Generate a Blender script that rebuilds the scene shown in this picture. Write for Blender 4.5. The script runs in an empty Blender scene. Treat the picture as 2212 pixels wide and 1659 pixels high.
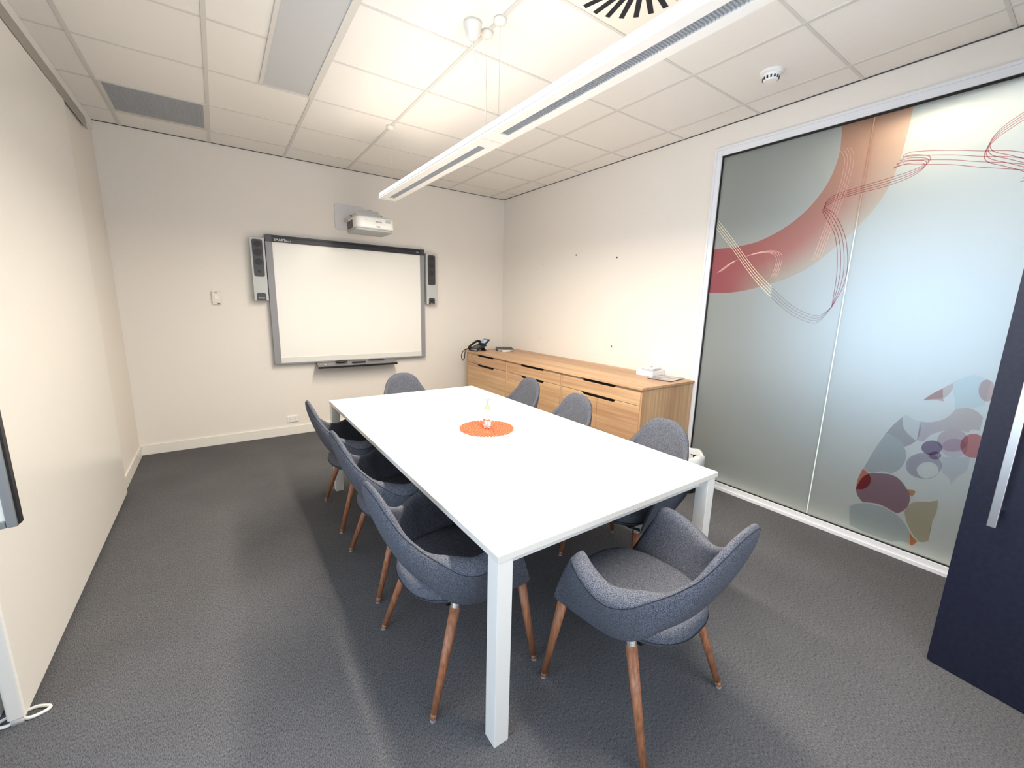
import bpy, bmesh, math, random
from mathutils import Vector, Matrix
random.seed(7)
S = bpy.context.scene
COL = S.collection
R = math.radians
PI = math.pi

# ---------------------------------------------------------------- camera
H = 2.882                                   # ceiling height
yaw, pitch, roll = R(35.152), R(-10.935), R(1.4396)
fw = Vector((math.sin(yaw)*math.cos(pitch), math.cos(yaw)*math.cos(pitch), math.sin(pitch)))
rt = Vector((math.cos(yaw), -math.sin(yaw), 0)); up = rt.cross(fw)
r2 = rt*math.cos(roll)+up*math.sin(roll); u2 = -rt*math.sin(roll)+up*math.cos(roll)
cd = bpy.data.cameras.new('camera'); cam = bpy.data.objects.new('camera', cd); COL.objects.link(cam)
cd.lens = 14.577; cd.sensor_width = 36; cd.clip_start = .02; cd.clip_end = 60
m = Matrix((r2, u2, -fw)).transposed().to_4x4(); m.translation = (-3.3345, -5.0311, 1.4918)
cam.matrix_world = m
S.camera = cam

# ---------------------------------------------------------------- world, light, exposure
w = bpy.data.worlds.new('world'); S.world = w; w.use_nodes = True
w.node_tree.nodes['Background'].inputs[0].default_value = (.62, .78, 1, 1)
w.node_tree.nodes['Background'].inputs[1].default_value = 2.2
S.view_settings.view_transform = 'Standard'; S.view_settings.look = 'None'
S.view_settings.gamma = 1; S.view_settings.use_curve_mapping = False
S.view_settings.exposure = 0.2

def area(name, loc, rot, sx, sy, power, color=(1, 1, 1), spread=180):
    d = bpy.data.lights.new(name, 'AREA'); d.shape = 'RECTANGLE'; d.size = sx; d.size_y = sy
    d.energy = power; d.color = color; d.spread = R(spread)
    o = bpy.data.objects.new(name, d); COL.objects.link(o); o.location = loc; o.rotation_euler = rot
    return o
WARM = (1, .895, .765); COOL = (.62, .78, 1)
LX, LZ = -2.056, 2.340
# daylight through the side window; warm fill added behind the camera
area('window_daylight_side', (-5.22, -4.55, 1.45), (0, R(-90), 0), 2.0, 2.1, 40, COOL)
area('front_fill_light', (-2.5, -5.82, 1.55), (R(90), 0, 0), 2.4, 1.9, 10, (1, .90, .78))
# the two suspended lamps: down through the louvre, up to the ceiling
for n, y0, y1 in (('far', -1.36, -2.87), ('near', -3.09, -4.85)):
    L = y0-y1; yc = (y0+y1)/2
    area('lamp_down_'+n, (LX, yc, LZ-.005), (0, 0, 0), .14, L, 35*L, WARM, 172)
    area('lamp_up_'+n, (LX, yc, LZ+.075), (R(180), 0, 0), .10, L, 2.1*L, WARM, 178)
# corridor behind the frosted glass
area('corridor_ceiling_light', (.36, -4.95, 2.74), (0, 0, 0), .2, 1.5, 34, (1, .98, .93))
area('corridor_downlight', (.20, -4.28, 2.74), (0, 0, 0), .09, .09, 12, (1, .8, .52))
area('corridor_sill_fill', (.060, -4.4, .050), (R(180), R(-40), 0), .02, 2.6, 1.6, (1, .95, .8))  # added low fill, makes the glow along the sill
area('corridor_blue_fill', (1.12, -4.34, 1.46), (0, R(90), 0), .7, .7, 19, (.50, .72, 1), 95)  # added cool fill for the blue glow on the glass

# ---------------------------------------------------------------- materials
def mat(name, col, rough=.5, metal=0, coat=0, emis=None, es=0, spec=.5, alpha=None, trans=0, ior=1.45):
    m = bpy.data.materials.new(name); m.use_nodes = True
    b = m.node_tree.nodes['Principled BSDF']
    b.inputs['Base Color'].default_value = (*col, 1); b.inputs['Roughness'].default_value = rough
    b.inputs['Metallic'].default_value = metal; b.inputs['Coat Weight'].default_value = coat
    b.inputs['Specular IOR Level'].default_value = spec; b.inputs['IOR'].default_value = ior
    b.inputs['Transmission Weight'].default_value = trans
    if emis: b.inputs['Emission Color'].default_value = (*emis, 1); b.inputs['Emission Strength'].default_value = es
    return m
def nt(m): return m.node_tree.nodes, m.node_tree.links, m.node_tree.nodes['Principled BSDF']
def noise_col(m, c1, c2, scale, detail=2, lo=.3, hi=.7, stretch=(1, 1, 1), bump=0, bdist=.001, rough=.5):
    N, L, b = nt(m)
    tc = N.new('ShaderNodeTexCoord'); mp = N.new('ShaderNodeMapping'); mp.inputs['Scale'].default_value = stretch
    no = N.new('ShaderNodeTexNoise'); no.inputs['Scale'].default_value = scale; no.inputs['Detail'].default_value = detail
    no.inputs['Roughness'].default_value = rough
    cr = N.new('ShaderNodeValToRGB'); cr.color_ramp.elements[0].position = lo; cr.color_ramp.elements[1].position = hi
    cr.color_ramp.elements[0].color = (*c1, 1); cr.color_ramp.elements[1].color = (*c2, 1)
    L.new(tc.outputs['Object'], mp.inputs[0]); L.new(mp.outputs[0], no.inputs['Vector'])
    L.new(no.outputs['Fac'], cr.inputs[0]); L.new(cr.outputs[0], b.inputs['Base Color'])
    if bump:
        bp = N.new('ShaderNodeBump'); bp.inputs['Strength'].default_value = bump; bp.inputs['Distance'].default_value = bdist
        L.new(no.outputs['Fac'], bp.inputs['Height']); L.new(bp.outputs[0], b.inputs['Normal'])
    return m
def paint(name, c, rough=.6, d=.015):
    m = mat(name, c, rough)
    return noise_col(m, tuple(x*(1-d) for x in c), c, 40, 3, bump=.05, bdist=.0008)
WALL = paint('wall_paint', (.82, .775, .71), .7)
WALLR = WALL
CEIL = paint('ceiling_tile_board', (.83, .805, .76), .85)
BAR = paint('ceiling_bar_paint', (.66, .64, .60), .5)
TRIM = paint('gloss_trim_paint', (.82, .80, .74), .4)
WHITE = mat('white_powder_coat', (.76, .745, .695), .35)
TABLE = mat('white_laminate', (.93, .93, .92), .35)
TEDGE = mat('table_edge_band', (.70, .675, .61), .4)
PANEL = paint('glossy_panel_laminate', (.79, .765, .71), .28)
ALU = mat('brushed_aluminium', (.66, .66, .66), .32, 1)
FRAMEW = mat('satin_white_aluminium', (.80, .81, .84), .35)
BLACK = mat('black_plastic', (.012, .012, .014), .4)
GASK = mat('black_gasket', (.006, .006, .006), .6)
DARKGREY = mat('dark_grey_plastic', (.05, .05, .055), .4)
STEEL = mat('steel', (.72, .72, .72), .22, 1)
GREYF = mat('grey_frame', (.28, .28, .30), .4)
SILV = mat('silver_plastic', (.52, .54, .53), .38)
CONE = mat('speaker_cone', (.035, .033, .036), .6)
WBOARD = mat('whiteboard_enamel', (.87, .86, .80), .25)
LEDGE = mat('whiteboard_ledge', (.72, .72, .67), .3)
PROJW = mat('projector_white', (.84, .83, .78), .4)
PROJG = mat('projector_grey', (.40, .41, .42), .45)
PLATE = mat('mount_plate_lilac_white', (.68, .67, .70), .4)
PLASTIC = mat('cream_plastic', (.78, .75, .66), .4)
LABEL = mat('print_white', (.8, .8, .8), .5)
INK = mat('print_black', (.02, .02, .02), .5)
NAVY = noise_col(mat('navy_door_laminate', (.012, .016, .04), .42), (.004, .005, .016), (.008, .010, .026), 60, 3)
# carpet: dark loop pile, ribs run along y
CARPET = mat('carpet', (.08, .08, .085), .95, spec=.1)
def carpet():
    N, L, b = nt(CARPET)
    tc = N.new('ShaderNodeTexCoord')
    n1 = N.new('ShaderNodeTexNoise'); n1.inputs['Scale'].default_value = 420; n1.inputs['Detail'].default_value = 3
    mp = N.new('ShaderNodeMapping'); mp.inputs['Scale'].default_value = (1, .35, 1)
    n2 = N.new('ShaderNodeTexNoise'); n2.inputs['Scale'].default_value = 300; n2.inputs['Detail'].default_value = 2
    n3 = N.new('ShaderNodeTexNoise'); n3.inputs['Scale'].default_value = 2.2; n3.inputs['Detail'].default_value = 4
    L.new(tc.outputs['Object'], n1.inputs['Vector']); L.new(tc.outputs['Object'], mp.inputs[0])
    L.new(mp.outputs[0], n2.inputs['Vector']); L.new(tc.outputs['Object'], n3.inputs['Vector'])
    ad = N.new('ShaderNodeMath'); ad.operation = 'ADD'; L.new(n1.outputs['Fac'], ad.inputs[0]); L.new(n2.outputs['Fac'], ad.inputs[1])
    cr = N.new('ShaderNodeValToRGB'); e = cr.color_ramp.elements
    e[0].position = .36; e[1].position = .64
    e[0].color = (.050, .050, .054, 1); e[1].color = (.205, .204, .212, 1)
    hv = N.new('ShaderNodeMath'); hv.operation = 'MULTIPLY'; hv.inputs[1].default_value = .5
    L.new(ad.outputs[0], hv.inputs[0]); L.new(hv.outputs[0], cr.inputs[0])
    mx = N.new('ShaderNodeMix'); mx.data_type = 'RGBA'; mx.blend_type = 'MULTIPLY'; mx.inputs[0].default_value = .35
    L.new(cr.outputs[0], mx.inputs[6]); L.new(n3.outputs['Fac'], mx.inputs[7])
    L.new(mx.outputs[2], b.inputs['Base Color'])
    bp = N.new('ShaderNodeBump'); bp.inputs['Strength'].default_value = .5; bp.inputs['Distance'].default_value = .003
    L.new(hv.outputs[0], bp.inputs['Height']); L.new(bp.outputs[0], b.inputs['Normal'])
carpet()
# chair fabric: charcoal blue tweed
FABRIC = noise_col(mat('charcoal_tweed', (.1, .1, .12), .9, spec=.15), (.011, .015, .028), (.195, .204, .234), 480, 2, .34, .68, bump=.5, bdist=.002, rough=.6)
SEAM = mat('seam_thread', (.02, .022, .03), .9)
CHWOOD = noise_col(mat('walnut_leg', (.3, .13, .06), .38), (.22, .085, .04), (.42, .18, .09), 30, 4, stretch=(4, 4, .35))
def wood(name, grain, seed=0):
    # veneer: long streaks along the grain axis and wide bands across it
    m = mat(name, (.5, .3, .16), .42)
    N, L, b = nt(m)
    tc = N.new('ShaderNodeTexCoord')
    mp = N.new('ShaderNodeMapping'); s = [26, 26, 26]; s[grain] = .9; mp.inputs['Scale'].default_value = s
    mp.inputs['Location'].default_value = (seed, seed*1.7, seed*.6)
    mp2 = N.new('ShaderNodeMapping'); s = [5, 5, 5]; s[grain] = .25; mp2.inputs['Scale'].default_value = s
    mp2.inputs['Location'].default_value = (seed*2.3, seed, seed)
    n1 = N.new('ShaderNodeTexNoise'); n1.inputs['Scale'].default_value = 1.6; n1.inputs['Detail'].default_value = 5
    n1.inputs['Distortion'].default_value = .25
    n2 = N.new('ShaderNodeTexNoise'); n2.inputs['Scale'].default_value = 1.7; n2.inputs['Detail'].default_value = 1
    L.new(tc.outputs['Object'], mp.inputs[0]); L.new(tc.outputs['Object'], mp2.inputs[0])
    L.new(mp.outputs[0], n1.inputs['Vector']); L.new(mp2.outputs[0], n2.inputs['Vector'])
    c1 = N.new('ShaderNodeValToRGB'); e = c1.color_ramp.elements; e[0].position = .32; e[1].position = .66
    e[0].color = (.50, .30, .155, 1); e[1].color = (.64, .43, .255, 1)
    c2 = N.new('ShaderNodeValToRGB'); e = c2.color_ramp.elements; e[0].position = .38; e[1].position = .6
    e[0].color = (.84, .77, .76, 1); e[1].color = (1.0, 1.0, .97, 1)
    L.new(n1.outputs['Fac'], c1.inputs[0]); L.new(n2.outputs['Fac'], c2.inputs[0])
    mx = N.new('ShaderNodeMix'); mx.data_type = 'RGBA'; mx.blend_type = 'MULTIPLY'; mx.inputs[0].default_value = 1
    L.new(c1.outputs[0], mx.inputs[6]); L.new(c2.outputs[0], mx.inputs[7]); L.new(mx.outputs[2], b.inputs['Base Color'])
    return m
WOODH = wood('blackbutt_veneer_horizontal', 1); WOODV = wood('blackbutt_veneer_upright', 2, 3.3)
# frosted pane: diffuse transmission + soft surface reflection
def frosted():
    m = bpy.data.materials.new('frosted_glass'); m.use_nodes = True
    N, L = m.node_tree.nodes, m.node_tree.links
    N.remove(N['Principled BSDF']); out = N['Material Output']
    t = N.new('ShaderNodeBsdfTranslucent'); t.inputs[0].default_value = (.89, .925, .915, 1)
    d = N.new('ShaderNodeBsdfDiffuse'); d.inputs[0].default_value = (.22, .24, .235, 1)
    g = N.new('ShaderNodeBsdfGlossy'); g.inputs['Roughness'].default_value = .34; g.inputs[0].default_value = (1, 1, 1, 1)
    a = N.new('ShaderNodeMixShader'); a.inputs[0].default_value = .45
    fr = N.new('ShaderNodeFresnel'); fr.inputs[0].default_value = 1.5
    b = N.new('ShaderNodeMixShader')
    L.new(t.outputs[0], a.inputs[1]); L.new(d.outputs[0], a.inputs[2])
    L.new(fr.outputs[0], b.inputs[0]); L.new(a.outputs[0], b.inputs[1]); L.new(g.outputs[0], b.inputs[2])
    L.new(b.outputs[0], out.inputs[0]); return m
FROST = frosted()
def film(name, col):                                   # printed translucent vinyl film: filters what is behind it
    m = bpy.data.materials.new(name); m.use_nodes = True
    N, L = m.node_tree.nodes, m.node_tree.links
    N.remove(N['Principled BSDF'])
    t = N.new('ShaderNodeBsdfTransparent'); t.inputs[0].default_value = (*[c**.85 for c in col], 1)
    L.new(t.outputs[0], N['Material Output'].inputs[0]); return m
CLEAR = mat('clear_glass', (.95, 1, .98), .02, trans=1)
CLEARP = mat('clear_plastic_bottle', (.97, .98, .98), .05, trans=1, ior=1.3)

# ---------------------------------------------------------------- mesh helpers
def new(): return bmesh.new()
def box(bm, x0, x1, y0, y1, z0, z1):
    vs = [bm.verts.new((x, y, z)) for x in (x0, x1) for y in (y0, y1) for z in (z0, z1)]
    for f in ((0, 1, 3, 2), (4, 6, 7, 5), (0, 4, 5, 1), (2, 3, 7, 6), (0, 2, 6, 4), (1, 5, 7, 3)):
        bm.faces.new([vs[i] for i in f])
    return vs
def prism(bm, pts, ax, a0, a1):
    # extrude polygon pts (two coordinates in the plane across axis ax)
    def p(q, a):
        c = list(q); c.insert(ax, a); return c
    A = [bm.verts.new(p(q, a0)) for q in pts]; B = [bm.verts.new(p(q, a1)) for q in pts]
    bm.faces.new(A); bm.faces.new(B[::-1]); n = len(pts)
    for i in range(n): bm.faces.new((A[i], B[i], B[(i+1) % n], A[(i+1) % n]))
def lathe(bm, prof, seg=24, c=(0, 0, 0), squash=(1, 1)):
    rings = []
    for r, z in prof:
        rings.append([bm.verts.new((c[0]+r*squash[0]*math.cos(2*PI*i/seg), c[1]+r*squash[1]*math.sin(2*PI*i/seg), c[2]+z)) for i in range(seg)])
    for a, b in zip(rings, rings[1:]):
        for i in range(seg): bm.faces.new((a[i], a[(i+1) % seg], b[(i+1) % seg], b[i]))
    bm.faces.new(rings[0][::-1]); bm.faces.new(rings[-1])
def cyl(bm, p, q, r0, r1=None, seg=16):
    p, q = Vector(p), Vector(q); r1 = r0 if r1 is None else r1
    d = (q-p).normalized(); a = d.orthogonal().normalized(); b = d.cross(a)
    A = [bm.verts.new(p+(a*math.cos(2*PI*i/seg)+b*math.sin(2*PI*i/seg))*r0) for i in range(seg)]
    B = [bm.verts.new(q+(a*math.cos(2*PI*i/seg)+b*math.sin(2*PI*i/seg))*r1) for i in range(seg)]
    for i in range(seg): bm.faces.new((A[i], A[(i+1) % seg], B[(i+1) % seg], B[i]))
    bm.faces.new(A[::-1]); bm.faces.new(B)
def crom(P, n, closed=False):
    P = [Vector(p) for p in P]; out = []; k = len(P)
    def g(i): return P[i % k] if closed else P[max(0, min(k-1, i))]
    segs = k if closed else k-1
    for i in range(segs):
        a, b, c, d = g(i-1), g(i), g(i+1), g(i+2)
        if (c-b).length < 1e-6: continue            # doubled point = sharp corner
        for j in range(n):
            t = j/n
            out.append(.5*((2*b)+(-a+c)*t+(2*a-5*b+4*c-d)*t*t+(-a+3*b-3*c+d)*t**3))
    if not closed: out.append(P[-1])
    return out
def tube(bm, pts, r, seg=8, closed=False):
    pts = [Vector(p) for p in pts]; rings = []; n = len(pts); a = None
    for i in range(n):
        if closed: d = pts[(i+1) % n]-pts[i-1]
        else: d = pts[min(i+1, n-1)]-pts[max(i-1, 0)]
        d.normalize()
        if a is None: a = d.orthogonal().normalized()
        a = (a-d*a.dot(d)).normalized(); b = d.cross(a)
        rings.append([bm.verts.new(pts[i]+(a*math.cos(2*PI*k/seg)+b*math.sin(2*PI*k/seg))*r) for k in range(seg)])
    m_ = n if closed else n-1
    for i in range(m_):
        A, B = rings[i], rings[(i+1) % n]
        for k in range(seg): bm.faces.new((A[k], A[(k+1) % seg], B[(k+1) % seg], B[k]))
    if not closed: bm.faces.new(rings[0][::-1]); bm.faces.new(rings[-1])
def obj(name, bm, m, parent=None, bevel=0, smooth=False, segs=2, weld=False):
    if weld: bmesh.ops.remove_doubles(bm, verts=bm.verts, dist=1e-5)
    bmesh.ops.recalc_face_normals(bm, faces=bm.faces)
    me = bpy.data.meshes.new(name); bm.to_mesh(me); bm.free()
    if m: me.materials.append(m)
    o = bpy.data.objects.new(name, me); COL.objects.link(o)
    if parent: o.parent = parent
    if smooth:
        for p in me.polygons: p.use_smooth = True
    if bevel:
        b = o.modifiers.new('bevel', 'BEVEL'); b.width = bevel; b.segments = segs; b.limit_method = 'ANGLE'; b.angle_limit = R(40)
        for p in me.polygons: p.use_smooth = True
        b.harden_normals = True
    return o
def bx(name, m, x0, x1, y0, y1, z0, z1, parent=None, bevel=0, segs=2):
    bm = new(); box(bm, x0, x1, y0, y1, z0, z1); return obj(name, bm, m, parent, bevel, segs=segs)
def tag(o, label, cat, group=None):
    o['label'] = label; o['category'] = cat
    if group: o['group'] = group
    return o
def thing(name, label, cat, loc=(0, 0, 0), rz=0, group=None):
    o = bpy.data.objects.new(name, None); COL.objects.link(o); o.location = loc; o.rotation_euler = (0, 0, rz)
    o.empty_display_size = .1
    return tag(o, label, cat, group)
def struct(o): o['kind'] = 'structure'; return o
def text(name, body, size, m, loc, rot, parent=None, depth=.0006):
    cu = bpy.data.curves.new(name, 'FONT'); cu.body = body; cu.size = size; cu.extrude = depth
    cu.align_x = 'CENTER'; cu.align_y = 'CENTER'
    t = bpy.data.objects.new(name+'_tmp', cu); COL.objects.link(t)
    dg = bpy.context.evaluated_depsgraph_get(); dg.update()
    me = bpy.data.meshes.new_from_object(t.evaluated_get(dg)); bpy.data.objects.remove(t)
    me.name = name; me.materials.clear(); me.materials.append(m)
    o = bpy.data.objects.new(name, me); COL.objects.link(o); o.location = loc; o.rotation_euler = rot
    if parent: o.parent = parent
    return o
def roundrect(x0, x1, z0, z1, r, n=5):
    pts = []
    for cx, cz, a0 in ((x1-r, z1-r, 0), (x0+r, z1-r, 90), (x0+r, z0+r, 180), (x1-r, z0+r, 270)):
        for i in range(n+1):
            a = R(a0+90*i/n); pts.append((cx+r*math.cos(a), cz+r*math.sin(a)))
    return pts

# ---------------------------------------------------------------- room shell
YF = -5.9
bm = new(); box(bm, -5.4, 2.0, YF-.1, .12, -.1, 0); struct(obj('floor', bm, CARPET))
bm = new(); box(bm, -5.4, 2.0, YF-.1, .12, H, H+.1); ceil = struct(obj('ceiling', bm, CEIL))
bm = new(); gx = [-3.8705+.6051*i for i in range(-2, 7)]; gy = [-.3367-.5969*j for j in range(10)]
for x in gx: box(bm, x-.011, x+.011, YF, 0, H-.005, H+.002)
for y in gy: box(bm, -5.3, 0, y-.008, y+.008, H-.003, H+.002)
obj('ceiling_grid', bm, BAR, ceil)
bm = new()
box(bm, -4.05, 0, -.007, 0, H-.005, H+.001); box(bm, -.007, 0, -5.8, -.007, H-.005, H+.001)
obj('painted_shadow_line', bm, DARKGREY, ceil)  # dark strip painted in for the shade line between walls and ceiling

bm = new(); box(bm, -5.4, 2.0, 0, .12, 0, H); struct(obj('wall_back', bm, WALL))
bm = new()
box(bm, 0, .12, -3.02, 0, 0, H); box(bm, 0, .12, -5.9, -3.02, 2.72, H)
struct(obj('wall_right', bm, WALLR))
bm = new()
box(bm, -4.20, -4.053, -1.03, 0, 0, H); box(bm, -4.20, -4.10, -3.0, -1.03, 0, H); box(bm, -4.20, -4.053, -5.8, -1.03, 2.73, H)
struct(obj('wall_left', bm, WALL))
bm = new()                                             # alcove wall with its window opening
X0, X1 = -5.4, -5.3
box(bm, X0, X1, -3.45, 0, 0, H); box(bm, X0, X1, YF, -5.65, 0, H)
box(bm, X0, X1, -5.65, -3.45, 0, .4); box(bm, X0, X1, -5.65, -3.45, 2.5, H)
box(bm, -5.3, -4.2, -3.0, -2.9, 0, H)
struct(obj('wall_alcove', bm, WALL))
bm = new()                                             # wall behind the camera with an added opening for the fill
box(bm, -5.4, -3.75, YF-.1, YF, 0, H); box(bm, -1.25, 2.0, YF-.1, YF, 0, H)
box(bm, -3.75, -1.25, YF-.1, YF, 0, .55); box(bm, -3.75, -1.25, YF-.1, YF, 2.55, H)
struct(obj('wall_front', bm, WALL))
def window(name, m4):
    f = new()
    ax, c, a0, a1, z0, z1 = m4
    def bb(a, b, c0, c1):
        if ax == 0: box(f, c, c+.06, a, b, c0, c1)
        else: box(f, a, b, c, c+.06, c0, c1)
    bb(a0, a1, z0, z0+.05); bb(a0, a1, z1-.05, z1); bb(a0, a0+.05, z0, z1); bb(a1-.05, a1, z0, z1)
    bb((a0+a1)/2-.025, (a0+a1)/2+.025, z0, z1)
    return struct(obj(name, f, FRAMEW))
window('window_2', (0, -5.37, -5.65, -3.45, .4, 2.5))
window('added_window_3', (1, YF-.08, -3.75, -1.25, .55, 2.55))  # unseen window added to go with the front fill

bm = new(); box(bm, -4.05, -.69, -.014, 0, 0, .097); struct(obj('baseboard_back', bm, TRIM, bevel=.003))
bm = new(); box(bm, -4.053, -4.04, -1.03, -.014, 0, .097); struct(obj('baseboard_left', bm, TRIM, bevel=.003))
bm = new(); box(bm, -4.053, -4.044, -5.8, 0, 2.807, H-.002); struct(obj('trim_1', bm, TRIM))
# corridor shell behind the glass
bm = new(); box(bm, 1.2, 1.3, YF, -4.9, 0, H); box(bm, 1.2, 1.3, -3.95, 0, 0, H); box(bm, 1.2, 1.3, -4.9, -3.95, 0, .95); box(bm, 1.2, 1.3, -4.9, -3.95, 1.9, H)
struct(obj('wall_corridor', bm, WALL))
window('added_window_4', (0, 1.22, -4.9, -3.95, .95, 1.9))  # unseen window added to go with the blue fill

# ---------------------------------------------------------------- glazed wall with printed film
win = new()
YG0, YG1, ZG0, ZG1 = -3.075, -5.75, .058, 2.662
box(win, -.012, .11, YG0, -3.02, 0, 2.72); box(win, -.012, .11, YF, YG0, ZG1, 2.72); box(win, -.012, .022, YF, YG0, 0, ZG0)
box(win, -.012, .11, YF, YG1, 0, 2.72)
window1 = struct(obj('window_1', win, FRAMEW, bevel=.002))
bm = new()                                             # stepped outer bead of the frame
box(bm, -.018, -.012, -3.036, -3.02, 0, 2.72); box(bm, -.018, -.012, YF, -3.036, 2.704, 2.72)
box(bm, -.022, -.012, YF, -3.036, 0, .022)
obj('frame_bead', bm, FRAMEW, window1)
bm = new()
box(bm, -.002, .02, YG0-.010, YG0, ZG0, ZG1); box(bm, -.002, .02, YG1, YG0, ZG1-.012, ZG1); box(bm, -.002, .02, YG1, YG0, ZG0, ZG0+.006)
obj('gasket', bm, GASK, window1)
XP = .006
JY = -4.005
bx('pane', FROST, XP, XP+.008, JY+.0035, YG0-.002, ZG0, ZG1, window1)
bx('pane', FROST, XP, XP+.008, YG1, JY-.0035, ZG0, ZG1, window1)
bx('pane_seam', mat('seam_painted_glow', (.80, .92, .90), .3, emis=(.8, 1, .97), es=0), XP+.001, XP+.006, JY-.0035, JY+.0035, ZG0, ZG1, window1)  # pale colour stands in for corridor light through the film gap
lay = [0]
def decal(name, pts, m, smooth=4, closed=True):
    lay[0] += 1
    x = XP-.0006-.00012*lay[0]
    P = crom([(x, y, z) for y, z in pts], smooth, True) if smooth else [Vector((x, y, z)) for y, z in pts]
    bm = new(); bm.faces.new([bm.verts.new(p) for p in P])
    bmesh.ops.triangulate(bm, faces=bm.faces)
    return obj(name, bm, m, window1)
# big ring, pink at the left running to orange on the right; the print fades at its outer edge
def ringfilm():
    m = bpy.data.materials.new('film_ring'); m.use_nodes = True
    N, L = m.node_tree.nodes, m.node_tree.links; N.remove(N['Principled BSDF'])
    at = N.new('ShaderNodeVertexColor'); at.layer_name = 'print'
    t = N.new('ShaderNodeBsdfTransparent'); L.new(at.outputs[0], t.inputs[0]); L.new(t.outputs[0], N['Material Output'].inputs[0])
    return m
inner = [(-3.06, 1.968), (-3.16, 1.966), (-3.264, 1.969), (-3.431, 1.996), (-3.607, 2.078), (-3.733, 2.189), (-3.818, 2.331), (-3.852, 2.489), (-3.842, 2.662)]
outer = [(-3.06, 1.622), (-3.20, 1.620), (-3.342, 1.632), (-3.507, 1.671), (-3.711, 1.745), (-3.883, 1.877), (-4.085, 2.12), (-4.160, 2.36), (-4.178, 2.662)]
I = crom([(0, *p) for p in inner], 6); O = crom([(0, *p) for p in outer], 6)
bm = new(); NJ = 14; rows = []
for a, b in zip(I, O):
    rows.append([bm.verts.new((XP-.0006, (a.lerp(b, j/NJ)).y, (a.lerp(b, j/NJ)).z)) for j in range(NJ+1)])
for ra, rb in zip(rows, rows[1:]):
    for j in range(NJ): bm.faces.new((ra[j], ra[j+1], rb[j+1], rb[j]))
ring = obj('printed_ring', bm, ringfilm(), window1)
ca = ring.data.color_attributes.new('print', 'FLOAT_COLOR', 'POINT'); n = len(rows)
for i in range(n):
    u = i/(n-1)
    for j in range(NJ+1):
        v = j/NJ
        pink = Vector((1.0, .46, .52)); coral = Vector((1.0, .57, .52)); peach = Vector((1.0, .68, .55))
        c = pink.lerp(coral, min(1, u/.55)) if u < .55 else coral.lerp(peach, (u-.55)/.45)
        fade = max(0, (v-.45)/.55)*max(0, min(1, (u-.18)/.25))*max(0, min(1, (1.0-u)/.3))
        c = c.lerp(Vector((1, .88, .78)), min(1, fade*1.15))
        ca.data[i*(NJ+1)+j].color = (*c, 1)
ring['label'] = 'pink to orange printed ring'
# flowing line bundles
def lines(name, pts, offs, m, r=.0016, n=8, ends=None):
    lay[0] += 1
    for k in range(4):
        bm = new(); P = []
        for i, (y, z) in enumerate(pts):
            o = offs[i] if isinstance(offs, list) else offs
            P.append((XP-.001-.00012*lay[0], y+o[0]*k, z+o[1]*k))
        P = crom(P, n); vs = []
        for i, p in enumerate(P):
            d = (P[min(i+1, len(P)-1)]-P[max(i-1, 0)]).normalized(); q = Vector((0, -d.z, d.y))*r
            vs.append((bm.verts.new(p+q), bm.verts.new(p-q)))
        for a, b in zip(vs, vs[1:]): bm.faces.new((a[0], a[1], b[1], b[0]))
        obj(name, bm, m, window1)
FM = film('film_maroon_line', (.62, .22, .24)); FG = film('film_grey_line', (.62, .50, .48)); 
FC = mat('film_cream_line', (.88, .74, .55), .5)
FCP = mat('film_pale_pink_line', (.90, .52, .45), .5)
a, b, c, d = (.016, .012), (-.014, .004), (.008, .012), (-.006, -.014)
lines('printed_line', [(-3.079, 2.20), (-3.219, 2.04), (-3.417, 1.80), (-3.563, 1.655)], (.0, -.022), FC)
lines('printed_line', [(-3.563, 1.655), (-3.697, 1.539), (-3.817, 1.475), (-3.887, 1.466), (-3.948, 1.522)], [(0, -.022), (0, -.020), (0, -.018), (.0, -.014), (0, 0)], FG)
lines('printed_line', [(-3.948, 1.522), (-3.985, 1.628), (-3.999, 1.751), (-3.979, 1.892), (-3.942, 2.006), (-3.878, 2.116), (-3.822, 2.165), (-3.828, 2.21), (-3.879, 2.238), (-3.985, 2.258), (-4.111, 2.278), (-4.215, 2.298), (-4.284, 2.325), (-4.288, 2.360), (-4.22, 2.385), (-4.175, 2.385), (-4.20, 2.402), (-4.262, 2.394), (-4.381, 2.367), (-4.49, 2.335), (-4.59, 2.31), (-4.68, 2.27)],
      [(0, 0), (.012, 0), (.018, 0), (.018, 0), (.017, -.001), (.016, -.003), (.004, -.006), (0, -.012), (0, -.012), (0, -.012), (0, -.014), (0, -.012), (.004, -.008), (.008, -.01), (.01, -.014), (.012, -.018), (.010, -.02), (.006, -.022), (0, -.024), (0, -.026), (0, -.028), (0, -.024)], FM)
lines('printed_line', [(-4.68, 2.53), (-4.60, 2.475), (-4.545, 2.43), (-4.515, 2.375), (-4.53, 2.325), (-4.60, 2.285), (-4.66, 2.25), (-4.70, 2.215), (-4.66, 2.20)], (.004, -.016), FM)
lines('printed_line', [(-3.857, 2.499), (-3.887, 2.437), (-3.885, 2.305), (-3.855, 2.131), (-3.822, 1.969), (-3.795, 1.828)], (-.015, .004), FCP, .0012)
lines('printed_line', [(-3.133, 1.779), (-3.243, 1.854), (-3.384, 1.899), (-3.500, 1.905), (-3.560, 1.873), (-3.565, 1.81), (-3.545, 1.72)], (-.012, .004), FCP, .0010)
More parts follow.
